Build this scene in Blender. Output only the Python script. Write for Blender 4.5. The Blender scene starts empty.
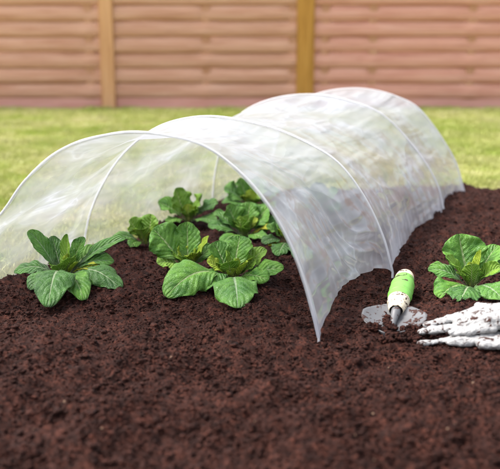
import bpy, bmesh, math, random
import numpy as np
from mathutils import Vector, Matrix

R = math.radians
scene = bpy.context.scene
COL = scene.collection

# ------------------------------------------------------------------ camera, sky, sun, exposure
CAM_H = 0.70
F_PX = 900.0                       # focal length in photograph pixels (the photograph is 500 x 469)
PITCH = math.atan(204.5 / F_PX)
cam_d = bpy.data.cameras.new('camera')
cam = bpy.data.objects.new('camera', cam_d)
COL.objects.link(cam)
cam.location = (0, 0, CAM_H)
cam.rotation_euler = (R(90) - PITCH, 0, 0)
cam_d.sensor_fit = 'HORIZONTAL'
cam_d.sensor_width = 36
cam_d.lens = 36 * F_PX / 500
cam_d.clip_start = 0.05
cam_d.clip_end = 400
cam_d.dof.use_dof = True
cam_d.dof.focus_distance = 2.42
cam_d.dof.aperture_fstop = 3.1
scene.camera = cam

SUN_EL, SUN_AZ = 57, 168           # azimuth measured from +X towards +Y: high on the left
world = bpy.data.worlds.new('World')
scene.world = world
world.use_nodes = True
wn = world.node_tree.nodes; wl = world.node_tree.links
sky = wn.new('ShaderNodeTexSky'); sky.sky_type = 'NISHITA'; sky.sun_disc = False
sky.sun_elevation = R(SUN_EL); sky.sun_rotation = R(90 - SUN_AZ)
sky.air_density = 1.0; sky.dust_density = 4.0; sky.ozone_density = 1.0
hs = wn.new('ShaderNodeHueSaturation'); hs.inputs['Saturation'].default_value = 0.35
wl.new(sky.outputs[0], hs.inputs['Color'])
wl.new(hs.outputs[0], wn['Background'].inputs[0])
wn['Background'].inputs[1].default_value = 0.15

sd = bpy.data.lights.new('sun', 'SUN'); sd.energy = 1.7; sd.angle = R(18); sd.color = (1.0, 0.96, 0.9)
so = bpy.data.objects.new('sun', sd); COL.objects.link(so)
sv = Vector((math.cos(R(SUN_AZ)) * math.cos(R(SUN_EL)), math.sin(R(SUN_AZ)) * math.cos(R(SUN_EL)), math.sin(R(SUN_EL))))
so.rotation_euler = sv.to_track_quat('Z', 'Y').to_euler()

scene.view_settings.view_transform = 'Standard'
scene.view_settings.look = 'None'
scene.view_settings.gamma = 1.0
scene.view_settings.use_curve_mapping = False
scene.view_settings.exposure = 1.4
scene.render.engine = 'CYCLES'
scene.cycles.use_denoising = True
scene.cycles.max_bounces = 10
scene.cycles.transparent_max_bounces = 24
scene.cycles.transmission_bounces = 6

# ------------------------------------------------------------------ helpers
def ray(px, py):
    """direction in the world of the ray through a pixel of the photograph"""
    v = Vector(((px - 250) / F_PX, -(py - 234.5) / F_PX, -1))
    return (Matrix.Rotation(R(90) - PITCH, 3, 'X') @ v)

def on_ground(px, py, z=0.0):
    d = ray(px, py); t = (z - CAM_H) / d.z
    return Vector((d.x * t, d.y * t, z))

def on_depth(px, py, y):
    d = ray(px, py); t = y / d.y
    return Vector((d.x * t, y, CAM_H + d.z * t))

def tag(o, label=None, cat=None, group=None, kind=None):
    if label: o['label'] = label
    if cat: o['category'] = cat
    if group: o['group'] = group
    if kind: o['kind'] = kind
    return o

def empty(name, loc, label, cat, group=None):
    o = bpy.data.objects.new(name, None); COL.objects.link(o)
    o.location = loc; o.empty_display_size = 0.1
    return tag(o, label, cat, group)

def link_mesh(name, me, mat, parent=None, smooth=True):
    """vertices are given in the world; a parent's offset is removed from them"""
    o = bpy.data.objects.new(name, me); COL.objects.link(o)
    if mat: me.materials.append(mat)
    if parent is not None:
        me.transform(Matrix.Translation(-Vector(parent.location)))
        o.parent = parent
    if smooth:
        me.polygons.foreach_set('use_smooth', [True] * len(me.polygons))
    me.update()
    return o

def np_mesh(name, verts, faces):
    """fast mesh from arrays; faces is an (n, k) array, k is 3 or 4"""
    me = bpy.data.meshes.new(name)
    n, k = faces.shape
    me.vertices.add(len(verts)); me.vertices.foreach_set('co', np.ascontiguousarray(verts, dtype=np.float32).ravel())
    me.loops.add(n * k); me.loops.foreach_set('vertex_index', faces.astype(np.int32).ravel())
    me.polygons.add(n); me.polygons.foreach_set('loop_start', np.arange(0, n * k, k, dtype=np.int32))
    me.update(calc_edges=True)
    return me

def grid_faces(nr, nc):
    i = np.arange(nr - 1)[:, None] * nc + np.arange(nc - 1)[None, :]
    i = i.ravel()
    return np.stack([i, i + 1, i + nc + 1, i + nc], 1)

def set_uv(me, uv):
    lay = me.uv_layers.new(name='UVMap')
    idx = np.empty(len(me.loops), dtype=np.int32); me.loops.foreach_get('vertex_index', idx)
    lay.data.foreach_set('uv', uv[idx].astype(np.float32).ravel())

_rs = np.random.RandomState(7)
_P = _rs.permutation(512); _P = np.concatenate([_P, _P])
_ang = _rs.rand(512) * 2 * math.pi
_G = np.stack([np.cos(_ang), np.sin(_ang)], 1)
def noise(x, y, seed=0):
    x = np.asarray(x, float) + seed * 17.31; y = np.asarray(y, float) - seed * 9.77
    xi = np.floor(x).astype(int); yi = np.floor(y).astype(int)
    xf = x - xi; yf = y - yi
    u = xf ** 3 * (xf * (xf * 6 - 15) + 10); v = yf ** 3 * (yf * (yf * 6 - 15) + 10)
    def g(a, b, fx, fy):
        h = _P[(_P[a & 511] + b) & 511]; gr = _G[h & 511]
        return gr[..., 0] * fx + gr[..., 1] * fy
    n00 = g(xi, yi, xf, yf); n10 = g(xi + 1, yi, xf - 1, yf)
    n01 = g(xi, yi + 1, xf, yf - 1); n11 = g(xi + 1, yi + 1, xf - 1, yf - 1)
    return ((n00 * (1 - u) + n10 * u) * (1 - v) + (n01 * (1 - u) + n11 * u) * v) * 1.5
def fbm(x, y, seed=0, oct=4, gain=0.5):
    a, s, f = 1.0, 0.0, 1.0
    for k in range(oct):
        s = s + a * noise(x * f, y * f, seed + k); a *= gain; f *= 2.03
    return s

class NT:
    """small helper for node materials"""
    def __init__(s, name):
        s.m = bpy.data.materials.new(name); s.m.use_nodes = True
        s.t = s.m.node_tree; s.n = s.t.nodes; s.n.clear()
        s.out = s.n.new('ShaderNodeOutputMaterial')
    def node(s, typ, ins=None, **props):
        nd = s.n.new(typ)
        for k, v in props.items(): setattr(nd, k, v)
        for k, v in (ins or {}).items():
            sock = nd.inputs[k]
            if isinstance(v, bpy.types.NodeSocket): s.t.links.new(v, sock)
            else: sock.default_value = v
        return nd
    def math(s, op, a, b=0.0, c=0.0, clamp=False):
        return s.node('ShaderNodeMath', {0: a, 1: b, 2: c}, operation=op, use_clamp=clamp).outputs[0]
    def ramp(s, fac, stops):
        r = s.node('ShaderNodeValToRGB', {'Fac': fac}); e = r.color_ramp.elements
        while len(e) < len(stops): e.new(0.5)
        for el, (p, c) in zip(e, stops): el.position = p; el.color = (*c, 1) if len(c) == 3 else c
        return r.outputs['Color']
    def mix(s, fac, a, b):
        m = s.node('ShaderNodeMix', data_type='RGBA')
        for i, v in ((0, fac), (6, a), (7, b)):
            if isinstance(v, bpy.types.NodeSocket): s.t.links.new(v, m.inputs[i])
            else: m.inputs[i].default_value = v if i == 0 else ((*v, 1) if len(v) == 3 else v)
        return m.outputs[2]
    def noise(s, vec, scale, detail=3.0, rough=0.55, dist=0.0):
        return s.node('ShaderNodeTexNoise', {'Vector': vec, 'Scale': scale, 'Detail': detail, 'Roughness': rough, 'Distortion': dist}).outputs['Fac']
    def pos(s): return s.node('ShaderNodeNewGeometry').outputs['Position']
    def obj(s): return s.node('ShaderNodeTexCoord').outputs['Object']
    def uv(s): return s.node('ShaderNodeTexCoord').outputs['UV']
    def bump(s, h, strength=0.5, dist=0.01):
        return s.node('ShaderNodeBump', {'Height': h, 'Strength': strength, 'Distance': dist}).outputs[0]
    def finish(s, shader):
        s.t.links.new(shader, s.out.inputs['Surface']); return s.m

def principled(nt, **ins):
    return nt.node('ShaderNodeBsdfPrincipled', {k.replace('_', ' '): v for k, v in ins.items()}).outputs[0]

# ------------------------------------------------------------------ materials
def mat_soil(name):
    nt = NT(name); p = nt.pos()
    big = nt.noise(p, 9, 4); fine = nt.noise(p, 160, 4, 0.65); mid = nt.noise(p, 45, 3)
    c = nt.ramp(nt.math('ADD', nt.math('MULTIPLY', fine, 0.6), nt.math('MULTIPLY', mid, 0.4)),
                [(0.36, (0.0060, 0.0020, 0.0012)), (0.5, (0.025, 0.0072, 0.0044)), (0.65, (0.088, 0.028, 0.0175))])
    c = nt.mix(nt.math('MULTIPLY', nt.math('MULTIPLY', nt.math('SUBTRACT', big, 0.38), 3.0, clamp=True), 0.42), c, (0.020, 0.0056, 0.0036))
    h = nt.math('ADD', nt.math('MULTIPLY', fine, 0.5), mid)
    return nt.finish(principled(nt, Base_Color=c, Roughness=0.93, Specular_IOR_Level=0.2, Normal=nt.bump(h, 0.8, 0.006)))
M_SOIL = mat_soil('soil')

def mat_pale_chip():
    nt = NT('pale_chip'); c = nt.ramp(nt.noise(nt.pos(), 60), [(0.3, (0.12, 0.06, 0.035)), (0.7, (0.26, 0.16, 0.10))])
    return nt.finish(principled(nt, Base_Color=c, Roughness=0.8))
M_CHIP = mat_pale_chip()

def mat_lawn(name, blade):
    nt = NT(name); p = nt.pos()
    a = nt.noise(p, 1.1, 4, 0.6); b = nt.noise(p, 6.5, 3); f = nt.noise(p, 70, 2)
    v = nt.math('ADD', nt.math('MULTIPLY', a, 0.55), nt.math('MULTIPLY', b, 0.45))
    c = nt.ramp(v, [(0.36, (0.31, 0.39, 0.065)), (0.5, (0.47, 0.48, 0.18)), (0.64, (0.62, 0.57, 0.34))])
    c = nt.mix(nt.math('MULTIPLY', f, 0.5), c, (0.30, 0.33, 0.07) if blade else (0.26, 0.25, 0.06))
    pr = principled(nt, Base_Color=c, Roughness=0.6, Specular_IOR_Level=0.3)
    if not blade: return nt.finish(pr)
    tr = nt.node('ShaderNodeBsdfTranslucent', {'Color': c}).outputs[0]
    return nt.finish(nt.node('ShaderNodeMixShader', {0: 0.3, 1: pr, 2: tr}).outputs[0])
M_LAWN = mat_lawn('lawn_ground', False); M_BLADE = mat_lawn('grass_blade', True)

def mat_wood(name, c1, c2, c3, axis='X'):
    nt = NT(name); p = nt.pos()
    mp = nt.node('ShaderNodeMapping', {'Vector': p, 'Scale': (1.2, 12, 26) if axis == 'X' else (26, 12, 1.2)}).outputs[0]
    g = nt.noise(mp, 1.6, 5, 0.6, 0.6); w = nt.noise(p, 1.5, 3)
    c = nt.ramp(g, [(0.3, c1), (0.52, c2), (0.75, c3)])
    c = nt.mix(nt.math('MULTIPLY', w, 0.3), c, c1)
    return nt.finish(principled(nt, Base_Color=c, Roughness=0.75, Specular_IOR_Level=0.25, Normal=nt.bump(g, 0.4, 0.004)))
M_BOARD_A = mat_wood('fence_board_tan', (0.40, 0.190, 0.120), (0.56, 0.310, 0.225), (0.64, 0.40, 0.31))
M_BOARD_B = mat_wood('fence_board_pink', (0.44, 0.190, 0.140), (0.60, 0.310, 0.240), (0.66, 0.39, 0.32))
M_GRAVEL = mat_wood('gravel_board', (0.46, 0.20, 0.16), (0.62, 0.32, 0.28), (0.70, 0.40, 0.36))
M_BATTEN = mat_wood('fence_batten', (0.36, 0.16, 0.09), (0.48, 0.25, 0.16), (0.54, 0.32, 0.22), 'Z')
M_POST_A = mat_wood('post_tan', (0.42, 0.20, 0.09), (0.62, 0.34, 0.18), (0.70, 0.42, 0.25), 'Z')
M_POST_B = mat_wood('post_mustard', (0.28, 0.135, 0.028), (0.46, 0.225, 0.048), (0.54, 0.30, 0.08), 'Z')

def mat_leaf(name, dark, lite, vein, base):
    nt = NT(name)
    sep = nt.node('ShaderNodeSeparateXYZ', {0: nt.uv()})
    u, v = sep.outputs[0], sep.outputs[1]
    a = nt.math('ABSOLUTE', nt.math('MULTIPLY', nt.math('SUBTRACT', u, 0.5), 2.0))
    p = nt.pos()
    wob = nt.math('MULTIPLY', nt.math('SUBTRACT', nt.noise(p, 35, 2), 0.5), 0.6)
    ph = nt.math('ADD', nt.math('SUBTRACT', nt.math('MULTIPLY', v, 9.0), nt.math('MULTIPLY', a, 2.6)), wob)
    tri = nt.math('ABSOLUTE', nt.math('SUBTRACT', nt.math('FRACT', ph), 0.5))           # 0 on a side vein
    side = nt.math('SUBTRACT', 1.0, nt.math('MULTIPLY', tri, 9.0), clamp=True)
    side = nt.math('MULTIPLY', side, nt.math('SUBTRACT', 1.0, nt.math('MULTIPLY', a, 0.75), clamp=True))
    wmid = nt.math('ADD', 0.035, nt.math('MULTIPLY', nt.math('POWER', nt.math('SUBTRACT', 1.0, v, clamp=True), 2.0), 0.16))
    mid = nt.math('SUBTRACT', 1.0, nt.math('DIVIDE', a, wmid), clamp=True)
    mid = nt.math('MULTIPLY', mid, 2.5, clamp=True)
    tone = nt.noise(p, 22, 4, 0.6)
    vor = nt.node('ShaderNodeTexVoronoi', {'Vector': p, 'Scale': 190.0}, feature='DISTANCE_TO_EDGE').outputs['Distance']
    net = nt.math('SUBTRACT', 1.0, nt.math('MULTIPLY', vor, 7.0), clamp=True)
    c = nt.ramp(tone, [(0.33, dark), (0.66, lite)])
    c = nt.mix(nt.math('MULTIPLY', net, 0.22), c, vein)
    c = nt.mix(nt.math('MULTIPLY', side, 0.36), c, vein)
    c = nt.mix(nt.math('SUBTRACT', 1.0, nt.math('MULTIPLY', v, 2.6), clamp=True), c, base)
    c = nt.mix(nt.math('MULTIPLY', mid, 0.85), c, base)
    h = nt.math('SUBTRACT', nt.math('SUBTRACT', nt.math('MULTIPLY', tri, 1.6), nt.math('MULTIPLY', net, 0.18)), nt.math('MULTIPLY', mid, 0.5))
    nrm = nt.bump(h, 0.85, 0.004)
    pr = principled(nt, Base_Color=c, Roughness=0.42, Specular_IOR_Level=0.42, Normal=nrm)
    tr = nt.node('ShaderNodeBsdfTranslucent', {'Color': nt.mix(0.4, c, (0.25, 0.42, 0.02)), 'Normal': nrm}).outputs[0]
    return nt.finish(nt.node('ShaderNodeMixShader', {0: 0.22, 1: pr, 2: tr}).outputs[0])
LEAF = {
    'dark':  mat_leaf('leaf_dark',  (0.018, 0.088, 0.008), (0.085, 0.245, 0.026), (0.34, 0.50, 0.27), (0.42, 0.52, 0.30)),
    'blue':  mat_leaf('leaf_blue',  (0.050, 0.185, 0.018), (0.140, 0.330, 0.042), (0.26, 0.40, 0.22), (0.36, 0.48, 0.28)),
    'mid':   mat_leaf('leaf_mid',   (0.040, 0.170, 0.012), (0.175, 0.390, 0.045), (0.24, 0.42, 0.12), (0.40, 0.52, 0.22)),
    'light': mat_leaf('leaf_light', (0.120, 0.290, 0.016), (0.270, 0.470, 0.050), (0.36, 0.52, 0.14), (0.48, 0.58, 0.22)),
    'young': mat_leaf('leaf_young', (0.260, 0.420, 0.018), (0.460, 0.580, 0.050), (0.50, 0.60, 0.15), (0.55, 0.60, 0.16)),
    'yellow': mat_leaf('leaf_yellow', (0.34, 0.42, 0.020), (0.60, 0.56, 0.03), (0.55, 0.60, 0.12), (0.55, 0.58, 0.12)),
}

def mat_film(name='clear_film', lo=0.36, hi=0.90, crease=1.0, right_haze=0.23):
    nt = NT(name); uv = nt.uv()
    def lay(sx, sy, rot, scale, seed, d=1.3):
        mp = nt.node('ShaderNodeMapping', {'Vector': uv, 'Location': (seed, seed * 1.7, 0), 'Rotation': (0, 0, R(rot)), 'Scale': (sx, sy, 1)}).outputs[0]
        return nt.noise(mp, scale, d, 0.5, 0.35)
    a = lay(1.0, 7.0, 10, 2.4, 0.0); b = lay(1.0, 8.0, -34, 2.2, 3.1); c = lay(1, 1.8, 12, 3.2, 5.0, 3)
    d = lay(1.0, 6.0, 68, 4.0, 8.0)
    # ridges: thin bright creases where the noise crosses its mean
    def ridge(x, w):
        return nt.math('SUBTRACT', 1.0, nt.math('MULTIPLY', nt.math('ABSOLUTE', nt.math('SUBTRACT', x, 0.5)), w), clamp=True)
    mask = nt.math('MULTIPLY', nt.math('SUBTRACT', c, 0.50), 5.0, clamp=True)
    cre = nt.math('MULTIPLY', nt.math('MAXIMUM', nt.math('MULTIPLY', ridge(a, 11), mask), nt.math('MULTIPLY', ridge(b, 14), nt.math('MULTIPLY', mask, 0.7))), crease)
    soft = nt.math('ADD', nt.math('MULTIPLY', nt.math('SUBTRACT', c, 0.5), 1.0), nt.math('MULTIPLY', nt.math('SUBTRACT', a, 0.5), 0.35))
    tside = nt.node('ShaderNodeMapRange', {'Value': nt.node('ShaderNodeSeparateXYZ', {0: uv}).outputs[1], 'From Min': 0.38, 'From Max': 0.72, 'To Min': 0.0, 'To Max': right_haze}, interpolation_type='SMOOTHSTEP').outputs[0]   # opacity raised on the right half, painting in a silvery haze
    op = nt.math('ADD', nt.math('ADD', nt.math('ADD', lo, tside), soft), nt.math('MULTIPLY', nt.math('POWER', cre, 1.5), 0.34))
    edge = nt.node('ShaderNodeLayerWeight', {'Blend': 0.30}).outputs['Facing']
    op = nt.math('ADD', op, nt.math('MULTIPLY', nt.math('POWER', edge, 2.0), 0.30))
    # drag folds near the right-hand hem, their bright highlight streaks painted in as opacity
    sp = nt.node('ShaderNodeSeparateXYZ', {0: uv})
    low = nt.node('ShaderNodeMapRange', {'Value': sp.outputs[1], 'From Min': 0.84, 'From Max': 1.10, 'To Min': 0.0, 'To Max': 1.0}, interpolation_type='SMOOTHSTEP').outputs[0]
    fmap = nt.node('ShaderNodeMapping', {'Vector': uv, 'Rotation': (0, 0, R(-24)), 'Scale': (6.5, 0.8, 1)}).outputs[0]
    fn = nt.node('ShaderNodeTexNoise', {'Vector': fmap, 'Scale': 1.6, 'Detail': 1.0, 'Distortion': 0.15}).outputs['Fac']
    drag = nt.math('MULTIPLY', nt.math('MULTIPLY', nt.math('POWER', ridge(fn, 10), 1.3), nt.math('MULTIPLY', low, nt.math('ADD', 0.15, mask))), crease)
    op = nt.math('ADD', op, nt.math('SUBTRACT', nt.math('MULTIPLY', drag, 0.60), nt.math('MULTIPLY', low, 0.10 * crease)))
    op = nt.math('MINIMUM', nt.math('MAXIMUM', op, 0.16), hi)
    # crumpled facets: straight sided dents of two sizes
    wv = nt.node('ShaderNodeMapping', {'Vector': uv, 'Rotation': (0, 0, R(25)), 'Scale': (1.0, 1.7, 1)}).outputs[0]
    warp = nt.node('ShaderNodeTexNoise', {'Vector': wv, 'Scale': 4.0, 'Detail': 2.0}).outputs['Color']
    wv = nt.node('ShaderNodeVectorMath', {0: wv, 1: nt.node('ShaderNodeVectorMath', {0: warp, 'Scale': 0.22}, operation='SCALE').outputs[0]}, operation='ADD').outputs[0]
    v1 = nt.node('ShaderNodeTexVoronoi', {'Vector': wv, 'Scale': 6.0}).outputs['Distance']
    v2 = nt.node('ShaderNodeTexVoronoi', {'Vector': wv, 'Scale': 17.0}).outputs['Distance']
    e1 = nt.node('ShaderNodeTexVoronoi', {'Vector': wv, 'Scale': 6.0}, feature='DISTANCE_TO_EDGE').outputs['Distance']
    line = nt.math('SUBTRACT', 1.0, nt.math('MULTIPLY', e1, 22.0), clamp=True)
    op = nt.math('MINIMUM', nt.math('ADD', op, nt.math('MULTIPLY', nt.math('MULTIPLY', line, mask), 0.22 * crease)), hi)
    h = nt.math('ADD', nt.math('ADD', a, b), nt.math('MULTIPLY', d, 0.8))
    h = nt.math('ADD', h, nt.math('ADD', nt.math('MULTIPLY', v1, 0.8), nt.math('MULTIPLY', nt.math('MULTIPLY', v2, mask), 0.4)))
    h = nt.math('ADD', h, nt.math('MULTIPLY', drag, 0.30))
    nrm = nt.bump(h, 0.6, 0.02)
    clear = nt.node('ShaderNodeBsdfTransparent', {'Color': (0.96, 0.96, 0.97, 1)}).outputs[0]
    dif = nt.node('ShaderNodeBsdfDiffuse', {'Color': (0.66, 0.67, 0.71, 1), 'Normal': nrm}).outputs[0]
    trl = nt.node('ShaderNodeBsdfTranslucent', {'Color': (0.57, 0.585, 0.66, 1), 'Normal': nrm}).outputs[0]
    milk = nt.node('ShaderNodeMixShader', {0: 0.5, 1: dif, 2: trl}).outputs[0]
    body = nt.node('ShaderNodeMixShader', {0: op, 1: clear, 2: milk}).outputs[0]
    gl = nt.node('ShaderNodeBsdfGlossy', {'Color': (1, 1, 1, 1), 'Roughness': 0.20, 'Normal': nrm}).outputs[0]
    fr = nt.node('ShaderNodeFresnel', {'IOR': 1.45, 'Normal': nrm}).outputs[0]
    return nt.finish(nt.node('ShaderNodeMixShader', {0: nt.math('MINIMUM', nt.math('MULTIPLY', fr, 1.0), 0.17), 1: body, 2: gl}).outputs[0])
M_FILM = mat_film()
M_HEM = mat_film('film_hem', 0.40, 0.75, 0.3, 0.1)

def mat_simple(name, col, rough, **kw):
    nt = NT(name); n = nt.noise(nt.pos(), 60, 3)
    c = nt.mix(nt.math('MULTIPLY', n, 0.25), col, tuple(x * 0.7 for x in col))
    return nt.finish(principled(nt, Base_Color=c, Roughness=rough, **kw))
def mat_hoop():
    nt = NT('translucent_hoop'); pr = principled(nt, Base_Color=(0.80, 0.80, 0.83, 1), Roughness=0.4)
    clear = nt.node('ShaderNodeBsdfTransparent').outputs[0]
    return nt.finish(nt.node('ShaderNodeMixShader', {0: 0.62, 1: clear, 2: pr}).outputs[0])
M_HOOP = mat_hoop()

def mat_dirty(name, col, dirt, scale, thr, rough=0.5, metallic=0.0, bumpy=0.0, folds=0.0):
    """a surface with flecks of red brown soil stuck to it"""
    nt = NT(name); p = nt.obj()
    a = nt.noise(p, scale, 2, 0.5, 0.6); b = nt.noise(p, scale * 0.3, 2)
    f = nt.math('MULTIPLY', nt.math('SUBTRACT', nt.math('ADD', a, nt.math('MULTIPLY', nt.math('SUBTRACT', b, 0.5), 0.6)), thr), 9 if folds else 22, clamp=True)
    sm = nt.math('MULTIPLY', nt.math('MULTIPLY', nt.math('SUBTRACT', nt.noise(p, scale * 0.5, 4), 0.5), 2.2, clamp=True), 0.85)
    c = nt.mix(sm, col, tuple(x * 0.72 + y * 0.1 for x, y in zip(col, dirt)))
    c = nt.mix(f, c, dirt)
    met = nt.math('MULTIPLY', nt.math('SUBTRACT', 1.0, f), metallic)
    rg = nt.math('ADD', rough, nt.math('MULTIPLY', f, 0.4), clamp=True)
    h = nt.math('ADD', nt.math('MULTIPLY', f, 0.6), nt.math('MULTIPLY', nt.noise(p, 500, 2), bumpy))
    if folds:                            # creased cloth
        fo = nt.noise(nt.node('ShaderNodeMapping', {'Vector': p, 'Rotation': (0, 0, 0.35), 'Scale': (0.5, 1.6, 1)}).outputs[0], 38, 3, 0.5, 1.2)
        h = nt.math('ADD', h, nt.math('MULTIPLY', nt.math('ABSOLUTE', nt.math('SUBTRACT', fo, 0.5)), folds))
    return nt.finish(principled(nt, Base_Color=c, Roughness=rg, Metallic=met, Normal=nt.bump(h, 0.6, 0.0025)))
DIRT = (0.045, 0.016, 0.011)
M_GLOVE = mat_dirty('white_glove_cloth', (0.36, 0.355, 0.35), DIRT, 80, 0.565, 0.85, 0, 0.5, 9.0)
M_GREEN = mat_dirty('green_rubber', (0.17, 0.45, 0.07), DIRT, 45, 0.645, 0.45)
M_CREAM = mat_dirty('cream_rubber', (0.72, 0.62, 0.45), DIRT, 110, 0.60, 0.5)
M_STEEL = mat_dirty('dusty_steel', (0.15, 0.15, 0.155), DIRT, 70, 0.60, 0.5, 0.3)

# ------------------------------------------------------------------ layout from measured points
def hoop_curve(pts, n=160):
    """unproject the outline of a hoop onto the upright plane through its two feet and resample it evenly"""
    L = on_ground(*pts[0]); Rr = on_ground(*pts[-1])
    nrm = (Rr - L).cross(Vector((0, 0, 1))).normalized()
    o = Vector((0, 0, CAM_H)); P = []
    for px, py in pts:
        d = ray(px, py); t = (L - o).dot(nrm) / d.dot(nrm); P.append(o + d * t)
    P = np.array([tuple(p) for p in P])
    # centripetal Catmull-Rom
    Q = np.vstack([2 * P[0] - P[1], P, 2 * P[-1] - P[-2]]); out = []
    for i in range(1, len(Q) - 2):
        p0, p1, p2, p3 = Q[i - 1], Q[i], Q[i + 1], Q[i + 2]
        for t in np.linspace(0, 1, 24, endpoint=False):
            out.append(0.5 * ((2 * p1) + (p2 - p0) * t + (2 * p0 - 5 * p1 + 4 * p2 - p3) * t * t + (3 * p1 - p0 - 3 * p2 + p3) * t ** 3))
    out.append(Q[-2]); out = np.array(out)
    for _ in range(10):
        out[1:-1] = out[1:-1] * 0.5 + (out[:-2] + out[2:]) * 0.25
    s = np.concatenate([[0], np.cumsum(np.linalg.norm(np.diff(out, axis=0), axis=1))])
    q = np.linspace(0, s[-1], n)
    return np.stack([np.interp(q, s, out[:, k]) for k in range(3)], 1)

HOOPS_PX = [
    [(-50, 303), (-46, 275), (-28, 242), (0, 216), (23, 184), (47, 160), (70, 146), (94, 138), (127, 133.5), (160, 135), (198, 144), (230, 164), (262, 197), (288, 240), (306, 288), (318, 337)],
    [(84, 245), (90, 215), (102, 186), (122, 156), (150, 132), (180, 120), (218, 117), (269, 127), (307, 143), (339, 164), (365, 199), (383, 238), (392, 272)],
    [(213, 201), (215, 175), (222, 145), (234, 122), (252, 107), (282, 97), (318, 95), (352, 102), (384, 116), (416, 150), (436, 182), (444, 212)],
    [(272, 184), (273, 160), (280, 132), (296, 107), (318, 94), (346, 89), (371, 90), (397, 97), (422, 112), (453, 157), (464, 192)],
]
HOOPS = [hoop_curve(p) for p in HOOPS_PX]
for i, h in enumerate(HOOPS):
    print('hoop', i, 'left', h[0].round(2), 'right', h[-1].round(2), 'height', h[:, 2].max().round(2), 'width', np.linalg.norm(h[0] - h[-1]).round(2))

# bed edges in plan: left edge follows the tunnel's left feet, back edge just past the last hoop
LE0 = np.array([*on_ground(-50, 306)][:2]); LE1 = np.array([*on_ground(272, 184)][:2])
ld = (LE1 - LE0) / np.linalg.norm(LE1 - LE0); ln = np.array([-ld[1], ld[0]])      # ln points out of the bed (to the left)
BK = on_ground(490, 188)
def bed_dist(x, y):
    """metres outside the bed (negative inside)"""
    dl = (x - LE0[0]) * ln[0] + (y - LE0[1]) * ln[1] - 0.03
    db = y - (BK.y + 0.02 * x)
    return np.maximum(dl, db) + 0.025 * noise(x * 5, y * 5, 30) + 0.012 * noise(x * 22, y * 22, 31)

CALM = [(*on_ground(393, 322)[:2], 0.11), (*on_ground(450, 338)[:2], 0.10), (*on_ground(500, 335)[:2], 0.14)]
def soil_h(x, y):
    e = bed_dist(x, y)
    z = 0.030 * fbm(x * 3.2, y * 3.2, 3, 2) + 0.012 * fbm(x * 11, y * 11, 1, 2)
    n1 = fbm(x * 32, y * 32, 5, 2); n2 = fbm(x * 85, y * 85, 8, 2); n3 = noise(x * 170, y * 170, 12)
    z = z + 0.007 * n1 + 0.0050 * np.maximum(0, n2) + 0.0045 * np.abs(n2) + 0.0032 * n3 + 0.0035 * np.abs(noise(x * 120, y * 120, 14))
    for (cx, cy, r0) in CALM:                       # trodden smooth where the tools lie
        k = np.clip(1.4 - np.hypot(x - cx, y - cy) / r0, 0, 1)
        z = z * (1 - 0.75 * k) - 0.004 * k
    z = z - 0.10 * np.clip((e + 0.02) / 0.12, 0, 1)
    return z

# ------------------------------------------------------------------ soil bed
xs = np.concatenate([np.arange(-1.6, -0.75, 0.014), np.arange(-0.75, 1.35, 0.0055), np.arange(1.35, 2.9, 0.014)])
ys = [0.75]
while ys[-1] < 4.75: ys.append(ys[-1] + max(0.0045, 0.0026 * ys[-1]))
ys = np.array(ys)
X, Y = np.meshgrid(xs, ys)
Z = soil_h(X, Y)
me = np_mesh('soil', np.stack([X.ravel(), Y.ravel(), Z.ravel()], 1), grid_faces(len(ys), len(xs)))
soil = link_mesh('soil', me, M_SOIL); tag(soil, 'dark red brown crumbly soil of the vegetable bed', None, None, 'structure')

def crumbs(name, XY, S, mat, seed, extra=None, lift=0.25):
    """many little clods as one mesh"""
    rs = np.random.RandomState(seed)
    bm = bmesh.new(); bmesh.ops.create_icosphere(bm, subdivisions=1, radius=1)
    V = np.array([v.co[:] for v in bm.verts]); F = np.array([[v.index for v in f.verts] for f in bm.faces]); bm.free()
    T = [V * (1 + rs.uniform(-0.55, 0.6, (len(V), 1))) for _ in range(10)]
    n = len(XY); k = rs.randint(0, 10, n); A = np.array(T)[k]
    sc = np.stack([S * rs.uniform(0.7, 1.35, n), S * rs.uniform(0.7, 1.35, n), S * rs.uniform(0.5, 0.95, n)], 1)
    A = A * sc[:, None, :]
    th = rs.rand(n) * 6.283; c, s = np.cos(th)[:, None], np.sin(th)[:, None]
    x = A[..., 0] * c - A[..., 1] * s; y = A[..., 0] * s + A[..., 1] * c; z = A[..., 2]
    z0 = soil_h(XY[:, 0], XY[:, 1]) + S * lift + (0 if extra is None else extra)
    W = np.stack([x + XY[:, 0:1], y + XY[:, 1:2], z + z0[:, None]], -1).reshape(-1, 3)
    FF = (F[None] + (np.arange(n) * len(V))[:, None, None]).reshape(-1, 3)
    me = np_mesh(name, W, FF)
    return link_mesh(name, me, mat, None, False)

rs = np.random.RandomState(4)
n = 190000
yy = 1.15 + (4.45 - 1.15) * rs.rand(n) ** 1.7
xx = rs.uniform(-0.36, 0.36, n) * yy + rs.uniform(-0.1, 0.1, n)
keep = (bed_dist(xx, yy) < 0.01) & (rs.rand(n) < 0.35 + 0.65 * (noise(xx * 9, yy * 9, 44) > -0.1))
xx, yy = xx[keep], yy[keep]
S = 0.0013 * (1 + rs.pareto(2.9, len(xx))); S = np.minimum(S, 0.0062)
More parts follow.
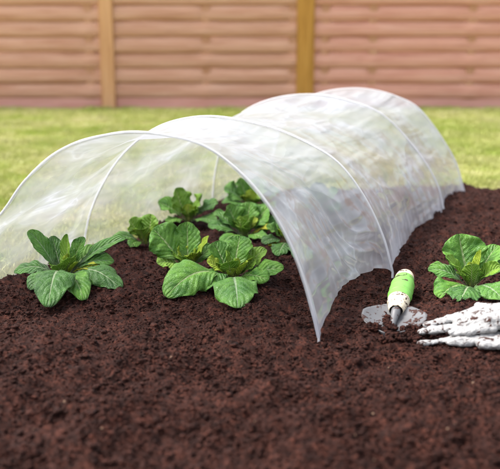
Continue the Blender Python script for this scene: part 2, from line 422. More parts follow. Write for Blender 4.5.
# trowel area gets a small heap that half buries the blade
def heap(px, py, rx, ry, num, smin, smax, hz):
    c = on_ground(px, py); a = rs.rand(num) * 6.283; r = np.sqrt(rs.rand(num))
    XY = np.stack([c.x + rx * r * np.cos(a), c.y + ry * r * np.sin(a)], 1)
    return XY, rs.uniform(smin, smax, num), hz * (1 - r ** 2) * rs.rand(num)
o = crumbs('soil_crumbs', np.stack([xx, yy], 1), S, M_SOIL, 5); tag(o, 'loose crumbs of red brown soil strewn over the bed', 'soil crumbs', None, 'stuff')
k = rs.choice(len(xx), 80, replace=False)
o = crumbs('bark_chips', np.stack([xx[k] + 0.004, yy[k]], 1), rs.uniform(0.0014, 0.0032, 80), M_CHIP, 9, None, 0.5)
tag(o, 'tiny pale bark and grit flecks scattered on the dark soil', 'soil flecks', None, 'stuff')

k = rs.choice(len(xx), 420, replace=False)
o = crumbs('larger_clods', np.stack([xx[k], yy[k]], 1), 0.0055 + 0.0030 * rs.pareto(3.0, 420).clip(0, 2), M_SOIL, 13, None, 0.1)
tag(o, 'larger broken clods of soil lying among the crumbs', 'soil clods', None, 'stuff')

# ------------------------------------------------------------------ lawn
LZ = -0.03
gx = np.arange(-12, 12.01, 0.2); gy = np.arange(-4, 14.01, 0.2)
gx = np.concatenate([[-60, -30], gx, [30, 60]]); gy = np.concatenate([[-40, -12], gy, [30, 90]])
X, Y = np.meshgrid(gx, gy)
inner = bed_dist(X, Y) < 0.0
near = (np.abs(X) < 8) & (Y > 0) & (Y < 9)
Z = LZ + np.where(near, 0.012 * noise(X * 1.3, Y * 1.3, 50), 0)
Z = np.where(bed_dist(X, Y) < 0.06, -0.14, Z)
me = np_mesh('lawn', np.stack([X.ravel(), Y.ravel(), Z.ravel()], 1), grid_faces(len(gy), len(gx)))
tag(link_mesh('lawn', me, M_LAWN), 'yellow green mown lawn between the bed and the fence', None, None, 'structure')

n = 300000
yy = 2.0 + 7.0 * rs.rand(n) ** 0.9
xx = rs.uniform(-0.42, 0.42, n) * yy + rs.uniform(-0.2, 0.2, n)
keep = (bed_dist(xx, yy) > -0.012) & (yy < 8.98)
xx, yy = xx[keep], yy[keep]; n = len(xx)
d = bed_dist(xx, yy)
zb = LZ + np.where(d < 0.05, -0.004, 0)
hh = rs.uniform(0.014, 0.034, n) * (0.75 + 0.5 * (noise(xx * 2.5, yy * 2.5, 61) > 0)); w = rs.uniform(0.0018, 0.0036, n) * (1 + yy * 0.12)
th = rs.rand(n) * 6.283; ln_ = rs.uniform(0.0, 0.030, n); la = rs.rand(n) * 6.283
B = np.zeros((n, 5, 3))
for j, (wf, hf, lf) in enumerate([(-1, 0, 0), (1, 0, 0), (0.8, 0.55, 0.35), (-0.8, 0.55, 0.35), (0, 1, 1)]):
    B[:, j, 0] = xx + np.cos(th) * w * wf + np.cos(la) * ln_ * lf
    B[:, j, 1] = yy + np.sin(th) * w * wf + np.sin(la) * ln_ * lf
    B[:, j, 2] = zb + hh * hf
base = (np.arange(n) * 5)[:, None]
F = np.concatenate([base + np.array([0, 1, 2]), base + np.array([0, 2, 3]), base + np.array([3, 2, 4])])
me = np_mesh('grass', B.reshape(-1, 3), F)
tag(link_mesh('grass', me, M_BLADE, None, False), 'short yellow green grass of the lawn', 'grass', None, 'stuff')

# ------------------------------------------------------------------ fence
FY = on_ground(250, 109, LZ).y
S_F = on_depth(350, 60, FY).x / 100.0          # metres per photograph pixel at the fence
def fx(px): return (px - 250) * S_F
fence = empty('wooden_fence', (0, FY, LZ), 'pink brown wooden panel fence with rounded boards and two upright posts beyond the lawn', 'fence')

def box_bm(bm, lo, hi, bev=0.0):
    r = bmesh.ops.create_cube(bm, size=1)
    for v in r['verts']:
        v.co = Vector([(lo[i] + hi[i]) / 2 + v.co[i] * (hi[i] - lo[i]) for i in range(3)])
    if bev:
        es = {e for v in r['verts'] for e in v.link_edges}
        bmesh.ops.bevel(bm, geom=list(es), offset=bev, segments=2, affect='EDGES')

def bm_obj(name, bm, mat, parent, smooth=False):
    me = bpy.data.meshes.new(name); bm.to_mesh(me); bm.free()
    return link_mesh(name, me, mat, parent, smooth)

posts = [-89 - 197 - 197, -89 - 197, -89 + 0, 108, 305, 502, 699, 896]
posts = [-483, -286, -89, 108, 305, 522, 719, 916]
PITCH_B = 15.2 * S_F
rf = np.random.RandomState(11)
for i, pxp in enumerate(posts):
    must = i in (0, 2, 4, 6)
    x = fx(pxp); hw = 0.082 if must else 0.066
    bm = bmesh.new(); box_bm(bm, (x - hw, FY - 0.055, LZ - 0.1), (x + hw, FY + 0.06, 1.92), 0.008)
    must = i in (0, 2, 4, 6)
    o = bm_obj('post', bm, M_POST_B if must else M_POST_A, fence)
    if must: tag(o, 'mustard orange timber post')
for i in range(len(posts) - 1):
    x0, x1 = fx(posts[i]) + 0.068, fx(posts[i + 1]) - 0.068
    # gravel board
    bm = bmesh.new(); box_bm(bm, (x0, FY - 0.022, LZ - 0.08), (x1, FY + 0.02, LZ + 0.112), 0.006)
    bm_obj('gravel_board', bm, M_GRAVEL, fence)
    # woven boards: rounded fronts, passing in turn before and behind the upright battens
    bat = [x0 + 0.07, (x0 + x1) / 2 + 0.02, x1 - 0.10] if i % 2 else [x0 + 0.67, x1 - 0.12]
    if posts[i] == 108: bat = [fx(206), x1 - 0.05]
    if posts[i] == -89: bat = [fx(10) - 0.9, fx(90)]
    if posts[i] == 305: bat = [fx(372), fx(330) - 0.05, fx(470)]
    nx = 90; px_ = np.linspace(x0, x1, nx); prof = np.linspace(-1, 1, 11)
    V = []; Fc = []; zz = LZ + 0.108; k = 0
    while zz < 1.78:
        sgn = 1 if k % 2 else -1
        off = np.zeros(nx)
        for b in bat: off += sgn * 0.009 * np.exp(-((px_ - b) / 0.075) ** 2)
        sag = rf.uniform(-0.006, 0.006) + 0.004 * noise(px_ * 2.0, k * 3.3 + i, 70)
        hgt = PITCH_B * (0.54 + 0.02 * rf.rand())
        zc = zz + PITCH_B / 2 + sag
        pts = np.zeros((nx, len(prof) + 1, 3))
        for j, q in enumerate(prof):
            pts[:, j, 0] = px_; pts[:, j, 1] = FY - 0.004 - (0.026 * max(0, 1 - q * q) ** 0.7 - 0.013 * q) + off - 0.004 * (k % 2)
            pts[:, j, 2] = zc + q * hgt
        pts[:, -1, 0] = px_; pts[:, -1, 1] = FY + 0.016 + off; pts[:, -1, 2] = zc
        m_ = len(prof) + 1; b0 = sum(len(v) for v in V)
        V.append(pts.reshape(-1, 3))
        ii = np.arange(nx - 1)
        for j in range(m_):
            j2 = (j + 1) % m_
            Fc.append(np.stack([ii * m_ + j, (ii + 1) * m_ + j, (ii + 1) * m_ + j2, ii * m_ + j2], 1) + b0)
        zz += PITCH_B; k += 1
    me = np_mesh('board_panel', np.vstack(V), np.vstack(Fc))
    link_mesh('board_panel', me, M_BOARD_A if posts[i] < 250 else M_BOARD_B, fence)
    for b in bat:
        bm = bmesh.new(); box_bm(bm, (b - 0.040, FY - 0.024, LZ + 0.116), (b + 0.040, FY - 0.008, 1.80), 0.004)
        bm_obj('batten', bm, M_BATTEN, fence)
    bm = bmesh.new(); box_bm(bm, (x0, FY - 0.04, 1.805), (x1, FY + 0.04, 1.835), 0.005)
    bm_obj('cap_rail', bm, M_BATTEN, fence)

# ------------------------------------------------------------------ the tunnel
root_at = Vector(((HOOPS[0][0] + HOOPS[0][-1]) / 2).tolist()); root_at.z = 0
tun = empty('tunnel_cloche', root_at, 'long arched plant tunnel of clear plastic film over white hoops, open at its near end', 'plant tunnel')

def tube_mesh(name, P, r, k=10, mat=None, parent=None):
    P = np.asarray(P); n = len(P)
    T = np.gradient(P, axis=0); T /= np.linalg.norm(T, axis=1)[:, None]
    pn = np.cross(P[-1] - P[0], [0, 0, 1]); pn = pn / (np.linalg.norm(pn) + 1e-9)
    B = np.cross(T, pn); B /= np.linalg.norm(B, axis=1)[:, None]; A = np.cross(B, T)
    rr = r if np.ndim(r) else np.full(n, r)
    a = np.linspace(0, 2 * math.pi, k, endpoint=False)
    V = P[:, None] + rr[:, None, None] * (A[:, None] * np.cos(a)[None, :, None] + B[:, None] * np.sin(a)[None, :, None])
    idx = np.arange(n * k).reshape(n, k); nxt = np.roll(idx, -1, 1)
    F = np.stack([idx[:-1].ravel(), nxt[:-1].ravel(), nxt[1:].ravel(), idx[1:].ravel()], 1)
    return link_mesh(name, np_mesh(name, V.reshape(-1, 3), F), mat, parent)

NT_ = 160
Hs = np.array(HOOPS)
for i, h in enumerate(HOOPS):
    c = (h[0] + h[-1]) / 2
    q = c + (h - c) * 1.004
    q = np.vstack([q[0] - [0, 0, 0.09], q, q[-1] - [0, 0, 0.09]])
    tube_mesh('hoop', q, 0.0034 if i else 0.0030, 10, M_HOOP, tun)

# film: lofted through the hoops, sagging between them, creased
NB = 110
rows = []; suv = []; s_len = 0.0
tt = np.linspace(0, 1, NT_)
for b in range(3):
    for f in np.linspace(0, 1, NB, endpoint=(b == 2)):
        P = HOOPS[b] * (1 - f) + HOOPS[b + 1] * f
        c = (P[0] + P[-1]) / 2
        bump = 4 * f * (1 - f)
        rad = P - c; rn = np.linalg.norm(rad, axis=1)[:, None]; rdir = rad / rn
        top = np.sin(math.pi * tt)
        sag = (0.020 + 0.016 * np.sin(math.pi * tt) ** 2) * bump * (1.0 if b else 0.8)
        L = s_len + f * np.linalg.norm((HOOPS[b + 1] - HOOPS[b]).mean(0))
        tm = tt * 1.15
        cre = 0.0060 * fbm(np.full_like(tt, L * 2.2) + 0.6 * tm, tm * 8 - L * 1.5, 21, 2) + 0.008 * noise(L * 3 + 0 * tt, tm * 4, 25)
        # drag folds that fan out from the right-hand feet
        t_r = np.clip((tt - 0.60) / 0.40, 0, 1) * (0.5 + 0.9 * np.clip(0.4 + noise(L * 3.1 + 0 * tt, tt * 3, 38), 0, 1))
        fan = (0.012 if b == 0 else 0.006) * t_r * (1 - np.abs(noise(L * 10 + (1 - tt) * (11 if b == 0 else 16) + 2.2 * noise(L * 2.5 + 0 * tt, tt * 5, 37), (1 - tt) * 5.0 + L * 2, 33)) * 2.6) * (1 - 0.55 * np.clip((tt - 0.93) / 0.07, 0, 1))
        env = np.minimum(1, bump * 1.6)
        P = P + rdir * ((-sag + cre * (0.35 + 0.65 * env) + fan * env))[:, None]
        # ragged lower hem; between the first two hoops the right hem is drawn up off the soil
        lift = (0.050 if b == 0 else 0.014) * bump ** 0.7
        low = np.clip((tt - 0.86) / 0.14, 0, 1) ** 1.5
        P[:, 2] += low * (lift + 0.006 * noise(L * 14, 0.3, 40) * env)
        lowl = np.clip((0.12 - tt) / 0.12, 0, 1)
        P[:, 2] += -0.02 * lowl
        P[:, 0] += 0.006 * low * noise(L * 20, 1.7, 41) * env - 0.012 * low * bump
        rows.append(P); suv.append(np.stack([np.full(NT_, L), tm], 1))
    s_len += np.linalg.norm((HOOPS[b + 1] - HOOPS[b]).mean(0))
rows = np.array(rows)
me = np_mesh('film', rows.reshape(-1, 3), grid_faces(len(rows), NT_))
set_uv(me, np.array(suv).reshape(-1, 2))
film = link_mesh('film', me, M_FILM, tun)
# front hem: the doubled edge of the film folded round the first hoop
a0 = rows[0]; dirn = (rows[6] - rows[0]); dirn /= np.linalg.norm(dirn, axis=1)[:, None]
c0 = (a0[0] + a0[-1]) / 2; rd = a0 - c0; rd /= np.linalg.norm(rd, axis=1)[:, None]
hem = np.array([a0 - dirn * 0.004 + rd * (-0.002), a0 - dirn * 0.003 + rd * 0.003, a0 + rd * 0.0045, a0 + dirn * 0.007 + rd * 0.004, a0 + dirn * 0.014 + rd * 0.003])
me = np_mesh('hem', hem.reshape(-1, 3), grid_faces(5, NT_))
set_uv(me, np.stack([np.repeat(np.arange(5) * 0.01, NT_), np.tile(tt, 5)], 1))
link_mesh('hem', me, M_HEM, tun)

# ------------------------------------------------------------------ lettuces
def leaf_mesh(P0, P1, P2, width, twist, cup, seed, stalk=0.2, face=None):
    nv, nu = 34, 17
    v = np.linspace(0, 1, nv); u = np.linspace(-1, 1, nu)
    P0, P1, P2 = (np.array(p[:]) for p in (P0, P1, P2))
    C = ((1 - v) ** 2)[:, None] * P0 + (2 * v * (1 - v))[:, None] * P1 + (v ** 2)[:, None] * P2
    T = np.gradient(C, axis=0); T /= np.linalg.norm(T, axis=1)[:, None]
    hd = P2 - P0; hd[2] = 0; hd /= (np.linalg.norm(hd) + 1e-9)
    side0 = np.cross(hd, [0, 0, 1.0])
    N = np.cross(side0[None], T); N /= np.linalg.norm(N, axis=1)[:, None]
    Sd = np.cross(T, N)
    tw = R(1) * twist * np.clip(v * 1.6, 0, 1)
    S2 = Sd * np.cos(tw)[:, None] + N * np.sin(tw)[:, None]; N2 = np.cross(S2, T)
    rs = np.random.RandomState(seed)
    # outline: stalk, then an egg shaped blade, broadest past the middle
    q = np.clip((v - stalk) / (1 - stalk), 0, 1)
    w = np.sin(math.pi * q ** 0.85 * 0.985 + 0.02) ** 0.62
    w = width / 2 * np.maximum(w * (0.80 + 0.35 * q), 0.13 * (1 - 0.2 * v) * (1 - q ** 6))
    ph = rs.rand() * 10
    edge = 1 + 0.12 * noise(v[:, None] * 7 + ph, np.sign(u)[None] * 3.0 + 0.5, seed % 50) + 0.02 * np.sin(v[:, None] * 60 + ph)
    U = u[None] * w[:, None] * edge
    a = np.abs(u)[None] * np.ones_like(v)[:, None]
    rel = w[:, None]
    hgt = cup * rel * a ** 1.8                                            # trough or dome across the blade
    hgt = hgt + 0.20 * rel * a ** 2.2 * noise(v[:, None] * 5 + ph, u[None] * 0.8 + 5 * np.sign(u)[None], seed % 41) * 2.2
    pk = np.abs(np.sin(math.pi * (v[:, None] * 9 - a * 2.6)))             # quilting between the side veins
    hgt = hgt + 0.11 * rel * (pk ** 0.6 - 0.5) * np.minimum(1, a * 3) * (1 - a ** 4)
    hgt = hgt + 0.030 * rel * noise(v[:, None] * 14, u[None] * 6, seed % 37)
    hgt = hgt - 0.10 * rel * np.exp(-(a / 0.12) ** 2)                     # midrib groove
    V = C[:, None] + S2[:, None] * U[..., None] + N2[:, None] * hgt[..., None]
    uv = np.stack([np.tile((u + 1) / 2, nv), np.repeat(v, nu)], 1)
    return V.reshape(-1, 3), grid_faces(nv, nu), uv

GZ = 0.012
def lettuce(base_px, label, leaves, seed, small=0, z0=0.0):
    b = on_ground(*base_px, z0); zb = float(soil_h(np.array([b.x]), np.array([b.y]))[0])
    root = empty('lettuce_plant', (b.x, b.y, zb), label, 'lettuce', 'young lettuces in the soil bed')
    rs = random.Random(seed)
    def add(P0, P1, P2, wd, tw, cup, tone, k):
        V, F, uv = leaf_mesh(P0, P1, P2, wd, tw, cup, seed * 31 + k)
        V[:, 2] = np.maximum(V[:, 2], soil_h(V[:, 0], V[:, 1]) + 0.004)
        me = np_mesh('leaf', V, F); set_uv(me, uv)
        o = link_mesh('leaf', me, LEAF[tone], root)
        md = o.modifiers.new('thickness', 'SOLIDIFY'); md.thickness = 0.0009; md.offset = 0
        return o
    for k, L in enumerate(leaves):
        tx, ty, dy, wd, bulge, tw, tone = L[:7]
        cup = L[7] if len(L) > 7 else 0.15
        tip = on_depth(tx, ty, b.y + dy)
        if tip.z < GZ: tip = on_ground(tx, ty, GZ)
        ang = math.atan2(tip.y - b.y, tip.x - b.x)
        P0 = Vector((b.x + 0.010 * math.cos(ang), b.y + 0.010 * math.sin(ang), zb + 0.006))
        mid = (P0 + tip) / 2
        P1 = Vector((mid.x, mid.y, mid.z + bulge))
        o = add(P0, P1, tip, wd, tw, cup, tone, k)
        if tone == 'yellow': tag(o, 'yellowing leaf')
    for k in range(6):                           # upright inner ring that fills the rosette
        a = 6.283 * k / 6 + rs.uniform(-0.4, 0.4); ll = rs.uniform(0.050, 0.080); e = R(rs.uniform(42, 68))
        P0 = Vector((b.x + 0.006 * math.cos(a), b.y + 0.006 * math.sin(a), zb + 0.008))
        tip = P0 + Vector((ll * math.cos(e) * math.cos(a), ll * math.cos(e) * math.sin(a), ll * math.sin(e)))
        P1 = P0 + Vector((ll * 0.25 * math.cos(a), ll * 0.25 * math.sin(a), ll * 0.55))
        add(P0, P1, tip, rs.uniform(0.042, 0.058), rs.uniform(-20, 20), 0.3, rs.choice(['light', 'light', 'young']), 60 + k)
    for k in range(small):                       # heart leaves
        a = rs.uniform(0, 6.28); h = rs.uniform(0.035, 0.07); r = rs.uniform(0.008, 0.025)
        P0 = Vector((b.x, b.y, zb + 0.01)); tip = P0 + Vector((r * math.cos(a), r * math.sin(a), h))
        P1 = P0 + Vector((r * 0.9 * math.cos(a), r * 0.9 * math.sin(a), h * 0.5))
        add(P0, P1, tip, rs.uniform(0.022, 0.034), rs.uniform(-20, 20), 0.5, 'young', 90 + k)
    return root

# leaf: tip pixel x, y, depth offset from the plant's base (m), width (m), arch height (m), twist (deg), tone, cup
lettuce((64, 284), 'dark green lettuce with a yellow heart, just inside the tunnel mouth by its left wall', [
    (48, 307, -0.20, 0.110, 0.110, 0, 'dark', -0.18),
    (84, 300, -0.16, 0.075, 0.070, -8, 'mid', -0.15),
    (121, 290, -0.10, 0.095, 0.085, -18, 'dark', -0.2),
    (14, 272, 0.0, 0.060, 0.050, 25, 'dark', -0.1),
    (30, 290, -0.10, 0.075, 0.06, 8, 'dark', -0.1),
    (28, 231, 0.02, 0.052, 0.035, 40, 'blue', 0.2),
    (126, 238, 0.03, 0.045, 0.045, -35, 'blue', 0.2),
    (114, 262, 0.00, 0.060, 0.050, -30, 'blue', 0.1),
    (52, 236, 0.06, 0.055, 0.01, 10, 'dark', 0.2),
    (67, 234, 0.02, 0.046, -0.005, 12, 'light', 0.35),
    (84, 237, 0.04, 0.055, 0.015, -25, 'mid', 0.2),
    (98, 247, 0.08, 0.060, 0.025, -20, 'mid', 0.2),
    (100, 268, -0.04, 0.040, 0.03, -20, 'yellow', 0.2),
    (78, 262, -0.04, 0.022, 0.01, 0, 'young', 0.4),
], 1, 2)
lettuce((232, 287), 'large broad leaved lettuce nearest the front of the tunnel mouth', [
    (166, 297, -0.08, 0.118, 0.095, 34, 'mid', -0.16),
    (238, 308, -0.15, 0.125, 0.075, -6, 'blue', -0.15),
    (200, 291, -0.10, 0.085, 0.070, 15, 'blue', -0.1),
    (284, 268, -0.02, 0.070, 0.020, -35, 'mid', 0.05),
    (268, 281, -0.06, 0.070, 0.035, -25, 'mid', 0.0),
    (240, 236, 0.07, 0.095, 0.030, 5, 'mid', 0.25),
    (214, 242, 0.05, 0.075, 0.020, 20, 'mid', 0.2),
    (266, 249, 0.05, 0.060, 0.020, -25, 'light', 0.2),
    (207, 262, -0.02, 0.060, 0.025, 30, 'young', 0.15),
    (248, 262, -0.03, 0.040, 0.005, -10, 'young', 0.35),
    (226, 250, 0.00, 0.045, 0.005, 10, 'light', 0.35),
    (256, 258, 0.02, 0.05, 0.01, -30, 'light', 0.3),
], 2, 2)
lettuce((188, 272), 'lettuce with one big round upright leaf, directly behind the largest lettuce', [
    (153, 229, 0.02, 0.125, 0.030, 38, 'mid', 0.0),
    (157, 263, -0.03, 0.075, 0.030, 25, 'light', 0.0),
    (209, 236, 0.0, 0.042, 0.010, -15, 'young', 0.2),
    (187, 222, 0.06, 0.085, 0.010, 10, 'mid', 0.2),
    (213, 246, 0.05, 0.060, 0.02, -20, 'mid', 0.2),
    (176, 275, -0.08, 0.06, 0.03, 0, 'blue', 0.0),
    (196, 248, 0.0, 0.03, 0.0, 0, 'young', 0.4),
], 3, 1)
lettuce((145, 249), 'small yellow green lettuce between the left wall and the round leaved lettuce', [
    (130, 219, 0.0, 0.105, 0.020, 22, 'light', 0.15),
    (151, 214, 0.02, 0.100, 0.008, -4, 'light', 0.2),
    (112, 238, 0.0, 0.050, 0.035, 35, 'blue', 0.1),
    (130, 247, -0.05, 0.05, 0.03, 20, 'mid', 0.1),
    (170, 236, -0.03, 0.06, 0.02, -20, 'mid', 0.1),
    (147, 228, -0.02, 0.045, 0.0, 0, 'young', 0.4),
], 4, 1)
lettuce((189, 224), 'bright green upright lettuce at the back left inside the tunnel', [
    (176, 188, 0.02, 0.120, 0.010, 14, 'light', 0.15),
    (202, 194, 0.0, 0.110, 0.010, -14, 'light', 0.2),
    (158, 202, 0.0, 0.095, 0.030, 25, 'mid', 0.1),
    (218, 203, 0.0, 0.075, 0.035, -25, 'blue', 0.1),
    (215, 222, -0.08, 0.080, 0.035, -10, 'blue', 0.0),
    (166, 222, -0.06, 0.06, 0.03, 10, 'mid', 0.0),
    (188, 204, -0.02, 0.05, 0.0, 0, 'young', 0.4),
], 5, 1)
lettuce((244, 236), 'mid green lettuce of many leaves in the middle of the tunnel', [
    (228, 205, 0.02, 0.110, 0.015, 15, 'mid', 0.2),
    (250, 202, 0.06, 0.095, 0.010, 0, 'mid', 0.2),
    (268, 207, 0.04, 0.110, 0.015, -22, 'mid', 0.2),
    (284, 222, 0.0, 0.070, 0.030, -30, 'blue', 0.1),
    (208, 226, 0.0, 0.070, 0.040, 25, 'blue', 0.0),
    (214, 212, 0.05, 0.065, 0.030, 20, 'blue', 0.1),
    (222, 243, -0.08, 0.065, 0.035, 5, 'mid', 0.0),
    (266, 240, -0.08, 0.060, 0.03, -10, 'mid', 0.0),
    (276, 226, -0.04, 0.03, 0.02, -20, 'yellow', 0.1),
    (240, 216, -0.02, 0.05, 0.0, 5, 'light', 0.4),
    (254, 216, -0.02, 0.05, 0.0, -10, 'light', 0.4),
], 6, 1)
lettuce((288, 250), 'dark green lettuce half hidden behind the right edge of the tunnel mouth', [
    (266, 226, 0.0, 0.060, 0.020, 20, 'mid', 0.2),
    (262, 243, -0.04, 0.060, 0.030, 20, 'dark', 0.0),
    (278, 256, -0.10, 0.070, 0.030, 0, 'dark', 0.0),
    (300, 222, 0.02, 0.070, 0.010, -10, 'dark', 0.2),
    (283, 221, 0.03, 0.060, 0.005, 5, 'mid', 0.2),
    (316, 240, 0.0, 0.070, 0.030, -25, 'dark', 0.1),
    (268, 248, -0.05, 0.03, 0.02, 10, 'yellow', 0.1),
    (308, 262, -0.1, 0.07, 0.03, -5, 'dark', 0.0),
], 7, 1)
lettuce((252, 209), 'farthest green lettuce seen through the tunnel mouth', [
    (224, 188, 0.0, 0.110, 0.030, 25, 'blue', 0.1),
    (240, 178, 0.03, 0.110, 0.010, 10, 'mid', 0.2),
    (260, 177, 0.03, 0.110, 0.010, -12, 'light', 0.2),
    (280, 190, 0.0, 0.080, 0.030, -25, 'mid', 0.1),
    (222, 203, -0.05, 0.080, 0.035, 10, 'blue', 0.0),
    (274, 208, -0.08, 0.080, 0.035, -10, 'blue', 0.0),
    (250, 190, -0.02, 0.05, 0.0, 0, 'young', 0.4),
], 8, 1)
lettuce((318, 216), 'blurred lettuce behind the clear right wall of the tunnel', [
    (300, 190, 0.0, 0.08, 0.02, 20, 'mid', 0.2),
    (318, 182, 0.02, 0.08, 0.01, 0, 'dark', 0.2),
    (338, 190, 0.0, 0.08, 0.02, -20, 'mid', 0.2),
    (296, 208, -0.05, 0.08, 0.03, 10, 'dark', 0.0),
    (340, 210, -0.05, 0.08, 0.03, -10, 'dark', 0.0),
], 9, 1)
lettuce((471, 291), 'lettuce with one tall ribbed leaf, outside the tunnel behind the white gloves', [
    (459, 234, 0.07, 0.130, 0.010, 6, 'mid', 0.18),
    (428, 270, 0.03, 0.060, 0.040, 30, 'blue', 0.05),
    (439, 298, -0.06, 0.095, 0.045, 15, 'mid', -0.1),
    (460, 306, -0.12, 0.085, 0.045, 5, 'dark', -0.1),
    (503, 300, -0.08, 0.110, 0.045, -15, 'blue', -0.05),
    (501, 268, -0.03, 0.045, 0.030, -50, 'light', 0.6),
    (520, 262, 0.06, 0.080, 0.045, -20, 'blue', 0.1),
    (446, 257, -0.02, 0.050, 0.020, 30, 'light', 0.3),
    (481, 250, 0.0, 0.036, 0.000, -10, 'young', 0.45),
    (470, 262, -0.02, 0.028, 0.000, 0, 'young', 0.45),
    (497, 245, 0.09, 0.07, 0.02, -15, 'mid', 0.2),
], 10, 1)

# ------------------------------------------------------------------ trowel
tip_c = on_ground(397, 307, 0.028); end_c = on_ground(406, 273, 0.040)
tro = empty('garden_trowel', on_ground(397, 307, 0), 'soiled hand trowel with a bright green handle, blade half buried beside the tunnel', 'trowel')
ax = (end_c - tip_c); HL = ax.length; ax.normalize()
def lathe_along(name, prof, mat, parent, flat=0.85, k=28):
    """prof: list of (distance along the handle in 0..1 of its length, radius)"""
    sx = ax.cross(Vector((0, 0, 1))).normalized(); up = sx.cross(ax).normalized()
    V = []
    for d_, r_ in prof:
        c = tip_c + ax * (d_ * HL)
        for j in range(k):
            a = 2 * math.pi * j / k
            V.append(c + sx * (math.cos(a) * r_) + up * (math.sin(a) * r_ * flat))
    V = np.array([v[:] for v in V]); n = len(prof)
    idx = np.arange(n * k).reshape(n, k); nxt = np.roll(idx, -1, 1)
    F = np.stack([idx[:-1].ravel(), nxt[:-1].ravel(), nxt[1:].ravel(), idx[1:].ravel()], 1)
    return link_mesh(name, np_mesh(name, V, F), mat, parent)
def smooth_prof(keys, n=40):
    ks = np.array(keys); d = np.linspace(0, 1, n)
    s = np.linspace(0, 1, len(ks))
    a = np.interp(d, s, ks[:, 0]); r = np.interp(d, s, ks[:, 1])
    for _ in range(2): r[1:-1] = (r[:-2] + r[2:] + 2 * r[1:-1]) / 4
    return list(zip(a, r))
bd = (on_ground(389, 336, 0.004) - tip_c); BL = bd.length; bd.normalize()
zz = Vector((0, 0, 1))
k4 = [tip_c + ax * 0.01, tip_c - ax * (0.12 * HL), tip_c + bd * 0.055 - zz * 0.002, tip_c + bd * 0.085 - zz * 0.006, tip_c + bd * 0.115 - zz * 0.012]
kk = np.array([p[:] for p in k4]); q4 = np.linspace(0, 4, 33)
kp = np.stack([np.interp(q4, range(5), kk[:, c]) for c in range(3)], 1)
for _ in range(6): kp[1:-1] = (kp[:-2] + kp[2:] + 2 * kp[1:-1]) / 4
hd = lathe_along('handle', smooth_prof([(0.17, 0.0275), (0.25, 0.0300), (0.40, 0.0310), (0.55, 0.0308), (0.65, 0.0295), (0.73, 0.0278), (0.78, 0.0262)]), M_GREEN, tro)
lathe_along('end_cap', smooth_prof([(0.77, 0.0268), (0.82, 0.0262), (0.88, 0.0245), (0.94, 0.020), (0.985, 0.012), (1.0, 0.0003)]), M_CREAM, tro)
lathe_along('ferrule', smooth_prof([(-0.10, 0.017), (-0.04, 0.020), (0.03, 0.024), (0.10, 0.0275), (0.175, 0.0285)]), M_CREAM, tro)
# grip ridges on the handle
for dd in (0.30, 0.45, 0.60):
    lathe_along('grip_ring', [(dd - 0.022, 0.0290), (dd - 0.012, 0.0313), (dd, 0.0317), (dd + 0.012, 0.0313), (dd + 0.022, 0.0290)], M_GREEN, hd if False else tro)
# blade: broad, dished, with two shoulders; it runs forward from the ferrule and its tip goes down into the soil
bs = bd.cross(Vector((0, 0, 1))).normalized(); bu = bs.cross(bd).normalized()
nv, nu = 34, 29
V = []
for i in range(nv):
    q = i / (nv - 1)
    w = 0.078 * min(1, 0.25 + (q / 0.30) ** 0.7 * 0.75) * (1 - max(0, (q - 0.40) / 0.64) ** 2.2)
    for j in range(nu):
        u = -1 + 2 * j / (nu - 1)
        back = 0.022 * abs(u) ** 2 * max(0, 0.35 - q) / 0.35
        p = tip_c + bd * (q * BL - back) + bs * (u * w) + bu * (0.020 * (u * u - 0.4) * min(1, q * 4) - 0.004)
        V.append(p[:])
me = np_mesh('blade', np.array(V), grid_faces(nv, nu))
bl = link_mesh('blade', me, M_STEEL, tro)
md = bl.modifiers.new('thickness', 'SOLIDIFY'); md.thickness = 0.0018; md.offset = 0
tube_mesh('shaft', kp, np.interp(np.linspace(0, 1, 33), [0, 0.3, 0.6, 1], [0.012, 0.0115, 0.008, 0.004]), 14, M_STEEL, tro)
# soil fallen on the blade
XY = []; SS = []; EX = []
for a in [(386, 316, 0.010, 0.03, 60, 0.0015, 0.004, 0.006), (388, 324, 0.012, 0.05, 150, 0.0022, 0.0052, 0.014), (390, 328, 0.016, 0.06, 170, 0.0018, 0.0045, 0.008), (371, 333, 0.022, 0.02, 150, 0.002, 0.005, 0.010), (418, 328, 0.016, 0.03, 120, 0.0018, 0.0045, 0.010), (405, 320, 0.05, 0.06, 60, 0.0012, 0.003, 0.003), (414, 335, 0.032, 0.025, 260, 0.002, 0.005, 0.016),
          (400, 342, 0.050, 0.016, 220, 0.002, 0.005, 0.008), (424, 330, 0.015, 0.03, 90, 0.002, 0.004, 0.010)]:
    xy, s_, e_ = heap(*a); XY.append(xy); SS.append(s_); EX.append(e_ + 0.006)
o = crumbs('soil_clods', np.vstack(XY), np.concatenate(SS), M_SOIL, 21, np.concatenate(EX))
tag(o, 'clods of red brown soil fallen over the trowel blade', 'soil clods', None, 'stuff')

# ------------------------------------------------------------------ gloves
def capsule_chain(bm, pts, rads, flat=1.0, k=14):
    """a run of overlapping tapered segments, one closed skin per segment, joined later by the remesh"""
    for (a, ra), (b, rb) in zip(zip(pts, rads), zip(pts[1:], rads[1:])):
        a, b = Vector(a), Vector(b); n = max(3, int((b - a).length / (0.35 * min(ra, rb))) + 1)
        for i in range(n + 1):
            t = i / n
            r = bmesh.ops.create_icosphere(bm, subdivisions=2, radius=1)
            c = a.lerp(b, t); rr = ra + (rb - ra) * t
            for v in r['verts']: v.co = Vector((v.co.x * rr, v.co.y * rr, v.co.z * rr * flat)) + c

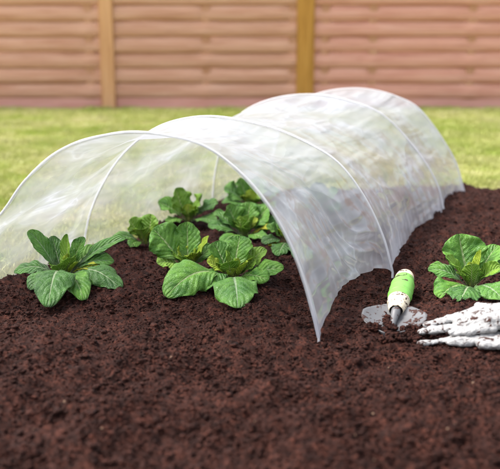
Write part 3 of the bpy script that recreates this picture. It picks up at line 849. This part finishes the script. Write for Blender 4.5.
def glove(name, label, fingers, palm, loc_px, seed):
    c = on_ground(*loc_px, 0)
    bm = bmesh.new()
    for f in fingers:
        pts = [on_ground(x, y, z + 0.004) for x, y, z, r in f]; rads = [q[3] for q in f]
        capsule_chain(bm, pts, rads, 0.55)
    for f in palm:
        pts = [on_ground(x, y, z + 0.004) for x, y, z, r in f]; rads = [q[3] for q in f]
        capsule_chain(bm, pts, rads, 0.40)
    me = bpy.data.meshes.new(name); bm.to_mesh(me); bm.free()
    me.transform(Matrix.Translation(-c))
    o = bpy.data.objects.new(name, me); COL.objects.link(o); o.location = c
    me.materials.append(M_GLOVE)
    m = o.modifiers.new('join', 'REMESH'); m.mode = 'VOXEL'; m.voxel_size = 0.0024; m.use_smooth_shade = True
    m = o.modifiers.new('soften', 'SMOOTH'); m.iterations = 3; m.factor = 0.5
    tx = bpy.data.textures.new(name + '_folds', 'CLOUDS'); tx.noise_scale = 0.032; tx.noise_depth = 2
    m = o.modifiers.new('folds', 'DISPLACE'); m.texture = tx; m.strength = 0.010; m.mid_level = 0.5; m.texture_coords = 'LOCAL'
    tx2 = bpy.data.textures.new(name + '_creases', 'CLOUDS'); tx2.noise_scale = 0.010; tx2.noise_depth = 2
    m = o.modifiers.new('creases', 'DISPLACE'); m.texture = tx2; m.strength = 0.0040; m.mid_level = 0.5; m.texture_coords = 'LOCAL'
    return tag(o, label, 'glove', 'white gardening gloves')

glove('garden_glove', 'crumpled white glove speckled with soil, lying on top of the other glove', [
    [(474, 315, 0.040, 0.020), (452, 319, 0.034, 0.0175), (438, 322, 0.026, 0.0155), (428, 325, 0.018, 0.0120)],
    [(474, 325, 0.034, 0.019), (450, 328, 0.026, 0.0165), (434, 330, 0.018, 0.0150), (422, 332, 0.013, 0.0115)],
    [(490, 328, 0.036, 0.020), (470, 331, 0.030, 0.0180), (455, 333, 0.024, 0.0140)],
    [(498, 308, 0.050, 0.018), (480, 306, 0.046, 0.0160)],
], [
    [(470, 320, 0.038, 0.044), (486, 318, 0.045, 0.058), (505, 316, 0.050, 0.066), (550, 316, 0.036, 0.064)],
], (500, 330), 1)
glove('garden_glove', 'white glove with plump finger ends poking out beneath the upper glove', [
    [(540, 341, 0.022, 0.030), (510, 342, 0.020, 0.0295), (494, 343, 0.018, 0.0270), (486, 344, 0.016, 0.0225)],
    [(500, 336, 0.014, 0.020), (474, 340, 0.012, 0.0205), (460, 342, 0.011, 0.0190), (451, 342, 0.010, 0.0150)],
    [(470, 336, 0.008, 0.013), (446, 340, 0.007, 0.012), (432, 342, 0.006, 0.0115), (421, 343, 0.005, 0.0095)],
], [
    [(505, 334, 0.012, 0.03), (525, 334, 0.016, 0.05), (550, 334, 0.016, 0.05)],
], (500, 343), 2)
